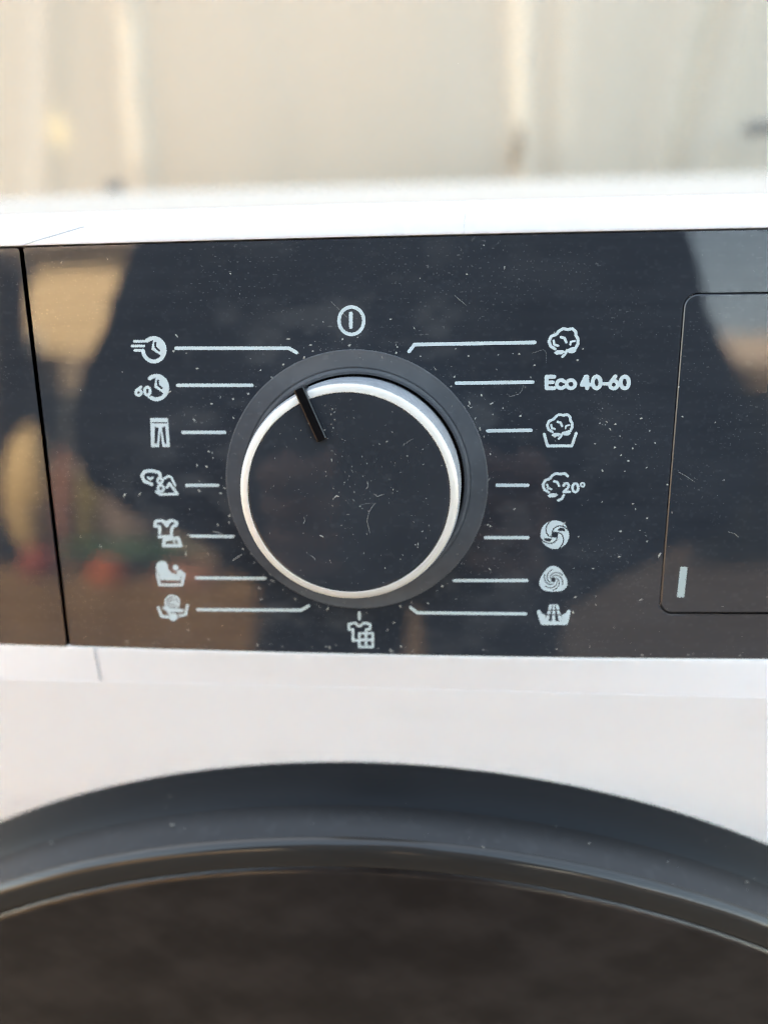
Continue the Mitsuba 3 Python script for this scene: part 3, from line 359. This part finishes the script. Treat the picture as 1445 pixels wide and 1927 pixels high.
fb = [fibre((6.3, -1.8), (5.0, -9.6), -0.16, 0.035, 13.04, False, 0.05, 6), fibre((2.6, -2.2), (6.2, -1.8), 0.05, 0.02, 13.04, False, 0.03, 7), fibre((4.6, 3.6), (4.4, 1.6), 0.2, 0.05, 13.05, False, 0.04, 8), fibre((-11.2, -5.2), (-11.4, -7.0), 0.15, 0.05, 13.05, False),
      fibre((-10, -15), (-8.6, -16.8), 0.2, 0.04, 13.05, False, 0.06, 9), fibre((-3.3, -0.4), (-2.1, 0.2), 0.2, 0.13, 13.08, False, 0.08, 10), fibre((-7.4, -9.9), (-6.5, -10.3), 0.1, 0.12, 13.08, False), fibre((13, 12), (15, 14), 0.1, 0.025, 13.04, False, 0.1, 11), fibre((6, 0.5), (8.2, 0.1), -0.2, 0.05, 13.04, False, 0.08, 12)]
put(f'{KB}__dust', cat([trimesh.Trimesh(place(v * mm, False), f, process=False)] + fb), 'mat_dust', False, kind='stuff', label='fine white dust and lint on the knob face')
q_ = np.random.default_rng(12); a_ = q_.uniform(0.9, 2.25, 45); d_ = q_.uniform(1, 23, 45)
v, f = flecks(np.c_[(264.9 - 0.23 * d_) * np.cos(a_), (264.9 - 0.23 * d_) * np.sin(a_), d_], 0.12 + 0.5 * q_.random(45) ** 4, 13)
v = v * mm
put(f'{DO}__rim__dust', (np.stack([v[:, 0] + DC[0], -0.0101 - v[:, 2], v[:, 1] + DC[2]], 1), f), 'mat_fibre', False, kind='stuff')
a_ = rng.uniform(0, 2 * math.pi, 150); r_ = 30.2 + 4.2 * rng.random(150) ** 0.6
dp = np.c_[r_ * np.cos(a_), r_ * np.sin(a_) + 0.45, -0.02 - 0.2 * (34 - r_)]
v, f = flecks(dp, 0.05 + 0.25 * rng.random(150) ** 3, 8)
put(f'{KB}__dish__dust', trimesh.Trimesh(place(v * mm, False), f, process=False), 'mat_fibre', False, kind='stuff')
# ---------------------------------------------------------------- creased plastic sheet behind the machine
def sheet_col(p, n, uv):
    a = FB(p.x * 2.2, p.z * 1.3, 1, 3)
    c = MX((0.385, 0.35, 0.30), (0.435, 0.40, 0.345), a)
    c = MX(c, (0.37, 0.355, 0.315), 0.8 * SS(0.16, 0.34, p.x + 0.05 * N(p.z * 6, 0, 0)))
    for x0, z0, lean, w, za, zb, k in ((-0.312, 0.95, 0.10, 0.011, 0.88, 1.06, 0.75), (0.104, 0.95, -0.06, 0.009, 0.905, 1.5, 0.8), (0.150, 0.95, -0.02, 0.009, 0.88, 1.5, 0.25), (0.285, 0.95, 0.16, 0.012, 0.86, 1.5, 0.3)):  # bright highlights along the folds, painted into the sheet colour
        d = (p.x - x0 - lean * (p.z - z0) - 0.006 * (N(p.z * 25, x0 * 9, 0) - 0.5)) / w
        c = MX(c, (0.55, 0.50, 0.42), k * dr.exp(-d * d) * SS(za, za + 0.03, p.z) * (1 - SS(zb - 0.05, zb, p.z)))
    q = dr.square((p.x + 0.397) / 0.010) + dr.square((p.z - 0.929) / 0.017)  # warm highlight spot, also painted in as colour
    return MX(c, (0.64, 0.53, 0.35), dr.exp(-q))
scene['mat_sheet'] = pr(mikit.proc(sheet_col), 0.5, 0.3)
gx, gz = np.meshgrid(np.linspace(-1.9, 2.0, 700), np.linspace(0.02, 2.35, 300), indexing='ij')
wob = lambda s, k: meshkit.fbm(np.stack([gx * k, gz * k * 0.35, 0 * gx + s], -1), 3, s)
fold = lambda c, lean, w, a: a * np.exp(-((gx - c - lean * (gz - 1.0) - 0.02 * (wob(5, 3) - 0.5)) / w) ** 2)
yy = 0.70 + 0.04 * (wob(1, 1.6) - 0.5) + 0.010 * (wob(2, 7) - 0.5)
for c, lean, w, a in ((-0.312, 0.06, 0.012, -0.014), (-0.40, 0.25, 0.016, -0.010), (0.102, -0.06, 0.010, -0.015), (0.150, -0.03, 0.013, -0.006), (0.225, 0.0, 0.02, 0.006), (0.268, 0.12, 0.012, -0.008), (0.295, 0.15, 0.010, 0.009), (0.32, 0.12, 0.012, -0.010), (0.02, -0.04, 0.06, -0.006), (-0.12, 0.08, 0.05, 0.006),
                       (-0.8, 0.1, 0.03, -0.02), (0.8, 0.1, 0.03, -0.02), (1.2, -0.1, 0.03, -0.02), (-1.3, -0.1, 0.03, 0.02)):
    yy = yy + fold(c, lean, w, a)
nx, nz = gx.shape
vv = np.stack([gx, yy, gz], -1).reshape(-1, 3); i = np.arange(nx * nz).reshape(nx, nz)
ff = np.stack([i[:-1, :-1], i[1:, :-1], i[1:, 1:], i[:-1, 1:]], -1).reshape(-1, 4)
back = vv + [0, 0.02, 0]
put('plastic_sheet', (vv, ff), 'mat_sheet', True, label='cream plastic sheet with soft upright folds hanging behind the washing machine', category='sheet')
scene['mat_rust'] = pr((0.25, 0.20, 0.15), 0.8)
scene['mat_grey'] = pr((0.13, 0.13, 0.13), 0.6)
scene['mat_pale_blue'] = pr((0.62, 0.68, 0.76), 0.5)
put('hanging_tag', cat([tube([(0.103, 0.659, 0.915), (0.101, 0.655, 0.902), (0.099, 0.654, 0.889), (0.097, 0.657, 0.878)], [0.002, 0.0055, 0.0065, 0.003], 10)]), 'mat_rust', True, label='small brown tag hanging at the foot of the bright fold in the sheet', category='tag')
put('dark_hook', tube([(0.318, 0.645, 0.9055), (0.326, 0.642, 0.906), (0.40, 0.645, 0.909)], [0.003, 0.006, 0.006], 10), 'mat_grey', True, label='dark bar on the grey sheet at the right edge of the photo', category='bar')
put(f'{WM}__top_plate__grey_clip', bx(X0 + 0.003, 0.545, ZT, X0 + 0.016, 0.56, ZT + 0.010, 0.003), 'mat_grey', 40, label='small grey clip at the back edge of the white top')

# ---------------------------------------------------------------- what stands on the machine's open side and is mirrored in its gloss
scene['mat_stucco'] = pr(mikit.proc(lambda p, n, uv: MX((0.58, 0.50, 0.36), (0.70, 0.61, 0.44), FB(p.x * 3, p.y * 3, p.z * 3, 3))), 0.9, 0.2)
scene['mat_roof'] = pr((0.30, 0.28, 0.27), 0.8)
scene['mat_window'] = pr((0.05, 0.06, 0.07), 0.1)
scene['mat_trim'] = pr((0.7, 0.68, 0.62), 0.6)
def house(key, x0, x1, yf, zt, depth, label, wins):
    labels[key] = {'label': label, 'category': 'house', 'group': 'houses across the yard'}
    put(f'{key}__wall', bx(x0, yf - depth, 0.0, x1, yf, zt), 'mat_stucco')
    o = 0.35
    rv = np.array([(x0 - o, yf + o, zt), (x1 + o, yf + o, zt), (x1 + o, yf - depth - o, zt), (x0 - o, yf - depth - o, zt), (x0 - o, yf - depth / 2, zt + 1.3), (x1 + o, yf - depth / 2, zt + 1.3)])
    put(f'{key}__roof', (rv, np.array([(0, 1, 5), (0, 5, 4), (2, 3, 4), (2, 4, 5), (1, 2, 5), (3, 0, 4), (0, 2, 1), (0, 3, 2)])), 'mat_roof')
    for wx, wz in wins:
        k = put(f'{key}__window', bx(wx - 0.45, yf - 0.02, wz, wx + 0.45, yf + 0.02, wz + 1.2), 'mat_window')
        put(f'{k}__frame', cat([bx(wx - 0.53, yf, wz - 0.08, wx - 0.45, yf + 0.06, wz + 1.28), bx(wx + 0.45, yf, wz - 0.08, wx + 0.53, yf + 0.06, wz + 1.28), bx(wx - 0.45, yf, wz + 1.2, wx + 0.45, yf + 0.06, wz + 1.28), bx(wx - 0.5, yf + 0.001, wz - 0.1, wx + 0.5, yf + 0.1, wz)]), 'mat_trim')
house('house', -12.0, -1.2, -9.5, 4.45, 5, 'sunlit beige plastered house across the yard at the left of the reflection', [(-10.4, 2.0), (-8.2, 2.0), (-6.9, 2.0)])
house('house_001', 7.8, 12.4, -15.0, 3.7, 5, 'sunlit house far across the yard at the right of the reflection', [(9.6, 1.2), (11.4, 1.2)])
# van
scene['mat_van'] = pr((0.21, 0.19, 0.165), 0.35)
scene['mat_tyre'] = pr((0.03, 0.03, 0.03), 0.8)
VX, VY = -3.3, -6.1
labels['parked_van'] = {'label': 'grey van parked sideways in front of the beige house', 'category': 'van'}
side = Polygon([(-2.2, 0.35), (2.3, 0.35), (2.4, 0.8), (2.2, 1.05), (1.6, 1.2), (0.95, 2.05), (0.6, 2.15), (-2.1, 2.15), (-2.25, 1.9)]).buffer(0.06)
for c in (-1.4, 1.45): side = side.difference(Point(c, 0.33).buffer(0.4))
vb = trimesh.creation.extrude_polygon(side, 1.75, engine='earcut'); vm = vb.vertices.copy()
vb.vertices = np.c_[vm[:, 0] + VX, VY - vm[:, 2], vm[:, 1]]; vb.invert()
put('parked_van__body', vb, 'mat_van', 30)
for a_, b_, c_, d_ in ((0.35, 1.25, 1.15, 1.85), (-0.9, 0.15, 1.25, 1.85), (-2.0, -1.1, 1.25, 1.85)):
    put('parked_van__window', bx(VX + a_, VY - 0.01, c_, VX + b_, VY + 0.012, d_), 'mat_window')
for c in (-1.4, 1.45):
    w = trimesh.creation.cylinder(0.33, 0.22, sections=32); w.apply_transform(trimesh.transformations.rotation_matrix(math.pi / 2, [1, 0, 0])); w.apply_translation((VX + c, VY - 0.14, 0.33))
    k = put('parked_van__wheel', w, 'mat_tyre', 30)
    w = trimesh.creation.cylinder(0.19, 0.04, sections=24); w.apply_transform(trimesh.transformations.rotation_matrix(math.pi / 2, [1, 0, 0])); w.apply_translation((VX + c, VY - 0.02, 0.33))
    put(f'{k}__hub', w, 'mat_trim', 30)
scene['mat_shed'] = pr(mikit.proc(lambda p, n, uv: MX((0.03, 0.027, 0.027), (0.055, 0.047, 0.043), FB(p.x * 12, p.y * 12, p.z, 2))), 0.8, 0.2)
labels['garden_shed'] = {'label': 'dark wooden shed at the far left across the yard', 'category': 'shed'}
put('garden_shed__wall', bx(-6.6, -5.9, 0, -4.2, -5.4, 2.85), 'mat_shed')
put('garden_shed__roof', bx(-6.7, -6.0, 2.85, -4.15, -5.3, 2.95), 'mat_roof')
# trestle table with wares
scene['mat_wood'] = pr(mikit.proc(lambda p, n, uv: MX((0.15, 0.095, 0.055), (0.23, 0.155, 0.095), FB(p.x * 3, p.y * 30, p.z * 30, 2))), 0.7)
for nm, c in dict(green=(0.012, 0.055, 0.026), orange=(0.27, 0.07, 0.02), red=(0.17, 0.03, 0.02), yellow=(0.40, 0.32, 0.17), olive=(0.14, 0.125, 0.04), lilac=(0.12, 0.1, 0.095), cream=(0.24, 0.185, 0.12), pink=(0.2, 0.1, 0.075), dark=(0.05, 0.05, 0.055)).items():
    scene[f'mat_{nm}'] = pr(c, 0.6)
TY = -3.0
scene['mat_tan'] = pr(mikit.proc(lambda p, n, uv: MX((0.095, 0.063, 0.03), (0.155, 0.108, 0.058), FB(p.x * 5, p.y * 5, p.z * 5, 3))), 0.9, 0.2)
labels['market_table'] = {'label': 'low wooden market table covered with wares behind the photographer', 'category': 'table'}
put('market_table__top', bx(-3.6, TY - 0.7, 0.40, -0.8, TY + 0.35, 0.44, 0.01), 'mat_wood', 30)
for x in (-3.5, -2.2, -0.9):
    for y in (TY - 0.6, TY + 0.25):
        put('market_table__leg', bx(x - 0.03, y - 0.03, 0, x + 0.03, y + 0.03, 0.40), 'mat_wood')
tx = np.linspace(-3.62, -0.78, 60)
cv = np.vstack([np.c_[tx, TY + y + w * np.sin(tx * 23) + w * np.sin(tx * 41), np.full(60, z)] for y, z, w in ((-0.72, 0.2, 0.01), (-0.71, 0.447, 0), (0.355, 0.447, 0), (0.372, 0.40, 0.004), (0.378, 0.2, 0.012), (0.38, 0.02, 0.02))])
ci = np.arange(360).reshape(6, 60)
put('tan_blanket', (cv, np.stack([ci[:-1, :-1], ci[:-1, 1:], ci[1:, 1:], ci[1:, :-1]], -1).reshape(-1, 4)), 'mat_tan', True, label='tan blanket draped over the market table down to the ground', category='blanket')
def blob(c, r, seed=0):
    m = trimesh.creation.icosphere(subdivisions=3); n = meshkit.fbm(m.vertices * 1.7 + seed, 3, seed)
    m.vertices = m.vertices * (0.85 + 0.3 * n[:, None]) * np.array(r) + np.array(c); return m
put('folded_cloth', blob((-1.62, TY - 0.1, 0.56), (0.42, 0.2, 0.055), 1), 'mat_green', True, label='folded green cloth lying on the market table', category='cloth')
put('pumpkin', blob((-1.58, TY + 0.22, 0.475), (0.10, 0.10, 0.075), 2), 'mat_orange', True, label='orange pumpkin on the near edge of the market table', category='pumpkin')
put('red_bowl', blob((-1.98, TY + 0.2, 0.50), (0.10, 0.10, 0.08), 3), 'mat_red', True, label='red rounded bowl on the market table', category='bowl')
put('pink_bundle', blob((-1.18, TY + 0.18, 0.47), (0.16, 0.12, 0.07), 4), 'mat_pink', True, label='pink bundle at the right end of the market table', category='bundle')
put('cream_bundle', blob((-1.28, TY - 0.15, 0.51), (0.15, 0.12, 0.08), 11), 'mat_cream', True, label='cream bundle beside the green cloth on the market table', category='bundle')
put('cloth_sack', blob((-1.72, TY - 0.35, 0.75), (0.2, 0.17, 0.36), 5), 'mat_lilac', True, label='pale lilac cloth sack standing on the market table', category='sack')
put('yellow_sack', blob((-2.3, TY - 0.2, 0.84), (0.15, 0.15, 0.33), 6), 'mat_yellow', True, label='pale yellow sack standing on the market table', category='sack')
put('olive_sack', blob((-2.06, TY - 0.45, 0.70), (0.12, 0.12, 0.24), 7), 'mat_olive', True, label='olive green sack on the market table', category='sack')
put('cream_jug', blob((-3.1, TY, 0.63), (0.13, 0.13, 0.22), 8), 'mat_cream', True, label='cream coloured jug at the far left of the market table', category='jug')
put('orange_bottle', blob((-2.02, TY - 0.1, 0.80), (0.06, 0.06, 0.26), 9), 'mat_pink', True, label='slim reddish bottle on the market table', category='bottle')
# tree on the far side
scene['mat_bark'] = pr((0.16, 0.12, 0.09), 0.9); scene['mat_leaf'] = pr((0.045, 0.042, 0.034), 0.8)
labels['leafy_tree'] = {'label': 'leafy tree standing at the right across the yard', 'category': 'tree'}
put('leafy_tree__trunk', tube([(4.8, -12, 0), (4.85, -12, 1.2), (4.8, -12, 2.4), (4.9, -12, 3.2)], [0.16, 0.13, 0.1, 0.06], 10), 'mat_bark', True)
q = np.random.default_rng(4); n = 2600
dd = q.normal(size=(n, 3)); dd /= np.linalg.norm(dd, axis=1, keepdims=True)
c = np.array([4.8, -12, 2.9]) + dd * (q.random((n, 1)) ** 0.45) * [1.0, 1.0, 0.8]
a_, b_ = q.normal(size=(2, n, 3)) * 0.09
put('leafy_tree__crown', (np.stack([c - a_, c + b_, c + a_ - b_ * 0.3], 1).reshape(-1, 3), np.arange(3 * n).reshape(n, 3)), 'mat_leaf', kind='stuff')

labels['hedge'] = {'label': 'dark clipped hedge in front of the far house', 'category': 'hedge'}
n = 9000
c = np.c_[q.uniform(4.1, 9.5, n), q.uniform(-9.6, -8.8, n), q.uniform(0.05, 2.15, n) + 0.25 * q.random(n)]
a_, b_ = q.normal(size=(2, n, 3)) * 0.08
put('hedge__leaves', (np.stack([c - a_, c + b_, c + a_ - b_ * 0.3], 1).reshape(-1, 3), np.arange(3 * n).reshape(n, 3)), 'mat_leaf', kind='stuff')
put('hedge__core', bx(4.2, -9.5, 0, 9.4, -8.95, 2.0), 'mat_dark')

scene['mat_hedge'] = pr((0.008, 0.010, 0.008), 0.9, 0.1)
for k in ('hedge__leaves', 'hedge__core'): scene[k]['bsdf'] = {'type': 'ref', 'id': 'mat_hedge'}

# ---------------------------------------------------------------- the photographer, who is mirrored in the panel
scene['mat_skin'] = pr((0.34, 0.19, 0.14), 0.5); scene['mat_jacket'] = pr((0.016, 0.017, 0.021), 0.85, 0.2)
scene['mat_trousers'] = pr((0.025, 0.026, 0.03), 0.9, 0.2); scene['mat_hair'] = pr((0.02, 0.015, 0.012), 0.6)
labels['person'] = {'label': 'person in dark jacket and trousers bending forward to take a picture with a phone', 'category': 'person'}
def chain(*links, n=20):
    """Hulls of the spheres at successive joints (x, y, z, r), joined."""
    out_ = []
    for L in links:
        ss = [m3.Manifold.sphere(j[3], n).translate(tuple(j[:3])) for j in L]
        out_ += [m3.Manifold.batch_hull([a, b]) for a, b in zip(ss[:-1], ss[1:])]
    return out_
def body_mesh(parts, edge, rounds=8):
    m = m3.Manifold.batch_boolean(parts, m3.OpType.Add).refine_to_length(edge).to_mesh()
    t = trimesh.Trimesh(m.vert_properties[:, :3], m.tri_verts); trimesh.smoothing.filter_taubin(t, iterations=rounds); return t
RT = -RIGHT                                    # the person's own right hand is at the camera's right; kept as camera axes
PC = EYE - 0.016 * RIGHT - 0.052 * UP - 0.0085 * FWD     # phone centre, behind the lens
pax = np.stack([RIGHT, UP, FWD], 1)
ph = bx(-0.0375, -0.08, -0.004, 0.0375, 0.08, 0.004, 0.0035); ph.vertices = ph.vertices @ pax.T + PC
labels['phone'] = {'label': 'dark phone held upright in both hands of the person', 'category': 'phone'}
put('phone__body', ph, 'mat_slot', 40)
sc_ = bx(-0.035, -0.076, -0.0052, 0.035, 0.076, -0.0043); sc_.vertices = sc_.vertices @ pax.T + PC
put('phone__screen', sc_, 'mat_window')
def loc(x, y, z): return PC + pax @ np.array([x, y, z])   # right, up, away from the person
hands, arms = [], []
for sg in (-1, 1):
    wr = loc(sg * 0.085, -0.085, -0.055)
    palm = [loc(sg * 0.070, -0.03, -0.03), loc(sg * 0.069, -0.05, -0.028), loc(sg * 0.066, -0.07, -0.03)]
    hp = [m3.Manifold.batch_hull([m3.Manifold.sphere(0.013, 16).translate(tuple(p)) for p in palm + [wr]])]
    for k, (yy_, ln) in enumerate(((-0.015, 1.0), (-0.033, 1.05), (-0.052, 1.0), (-0.07, 0.85))):
        j = [loc(sg * 0.071, yy_ - 0.004, -0.022), loc(sg * 0.0725, yy_ + 0.003, 0.008), loc(sg * (0.062 - 0.006 * ln), yy_ + 0.006, 0.016), loc(sg * (0.051 - 0.010 * ln), yy_ + 0.008, 0.0135)]
        hp += chain([(*p, r) for p, r in zip(j, (0.0095, 0.0088, 0.008, 0.007))], n=14)
    th = [loc(sg * 0.062, -0.055, -0.04), loc(sg * 0.046, -0.022, -0.026), loc(sg * 0.026, -0.008, -0.0165)]
    hp += chain([(*p, r) for p, r in zip(th, (0.0125, 0.0105, 0.0085))], n=14)
    hands.append(hp); arms.append(wr)
hd = np.array([0.02, -0.50, 1.47])
head = [m3.Manifold.sphere(0.092, 28).scale((0.86, 1.06, 1.1)).translate(tuple(hd))] + chain([(hd[0], hd[1] + 0.045, hd[2] - 0.055, 0.055), (hd[0], hd[1] + 0.055, hd[2] - 0.092, 0.034)], [(hd[0], hd[1] + 0.095, hd[2] + 0.012, 0.009), (hd[0], hd[1] + 0.115, hd[2] - 0.028, 0.014)], [(hd[0], hd[1] - 0.03, hd[2] - 0.06, 0.058), (0.0, -0.60, 1.30, 0.062)], [(hd[0] - 0.024, hd[1] + 0.098, hd[2] - 0.062, 0.007), (hd[0] + 0.024, hd[1] + 0.098, hd[2] - 0.062, 0.007)])
for sg in (-1, 1): head += chain([(hd[0] + sg * 0.082, hd[1] - 0.005, hd[2] + 0.012, 0.014), (hd[0] + sg * 0.082, hd[1] + 0.002, hd[2] - 0.03, 0.010)])
inner = []
for sg in (-1, 1):
    el = (-0.325, -0.54, 0.87, 0.035) if sg < 0 else (0.285, -0.54, 0.84, 0.035)
    inner += chain([(0.0, -0.60, 1.29, 0.05), (sg * 0.17, -0.60, 1.27, 0.042), el, (*arms[(sg + 1) // 2], 0.021)])
put('person__body', body_mesh(head + inner + hands[0] + hands[1], 0.006, 6), 'mat_skin', True)
put('person__hair', body_mesh([m3.Manifold.sphere(0.1, 28).scale((0.9, 1.06, 1.08)).translate((hd[0], hd[1] - 0.018, hd[2] + 0.018))], 0.012, 2), 'mat_hair', True)
def hull(*js): return m3.Manifold.batch_hull([m3.Manifold.sphere(r, 20).translate((x, y, z)) for x, y, z, r in js])
def slice_(z, y, w, r): return [(-w, y, z, r), (w, y, z, r)]
tor = [slice_(0.80, -0.71, 0.075, 0.125), slice_(0.97, -0.68, 0.12, 0.125), slice_(1.12, -0.64, 0.14, 0.12), slice_(1.25, -0.60, 0.13, 0.095), slice_(1.33, -0.585, 0.03, 0.07)]
jk = [hull(*a_, *b_) for a_, b_ in zip(tor[:-1], tor[1:])]
for sg in (-1, 1):
    jk += chain([(sg * 0.17, -0.60, 1.27, 0.08), *([(-0.325, -0.54, 0.87, 0.075)] if sg < 0 else [(0.285, -0.54, 0.84, 0.088)]), (*(arms[(sg + 1) // 2] + [0, -0.012, 0]), 0.043)])
    jk.append(hull((sg * 0.15, -0.62, 1.1, 0.1), (sg * 0.165, -0.61, 0.95, 0.11), (sg * 0.22, -0.58, 1.05, 0.06)))
jm = body_mesh(jk, 0.014)
jm.vertices = jm.vertices + jm.vertex_normals * (0.022 * (meshkit.fbm(jm.vertices * [9, 9, 22], 3, 21) - 0.5) + 0.012 * (meshkit.noise(jm.vertices * [30, 30, 60], 5) - 0.5))[:, None]
put('person__jacket', jm, 'mat_jacket', True)
tr = []
for sg in (-1, 1): tr += chain([(sg * 0.085, -0.72, 0.86, 0.11), (sg * 0.105, -0.70, 0.66, 0.098), (sg * 0.10, -0.68, 0.47, 0.066), (sg * 0.11, -0.72, 0.25, 0.06), (sg * 0.115, -0.75, 0.09, 0.055)])
put('person__trousers', body_mesh(tr, 0.02), 'mat_trousers', True)
for sg in (-1, 1): put('person__shoe', body_mesh(chain([(sg * 0.115, -0.78, 0.05, 0.05), (sg * 0.12, -0.66, 0.045, 0.044), (sg * 0.125, -0.57, 0.036, 0.034)]), 0.012), 'mat_tyre', True)
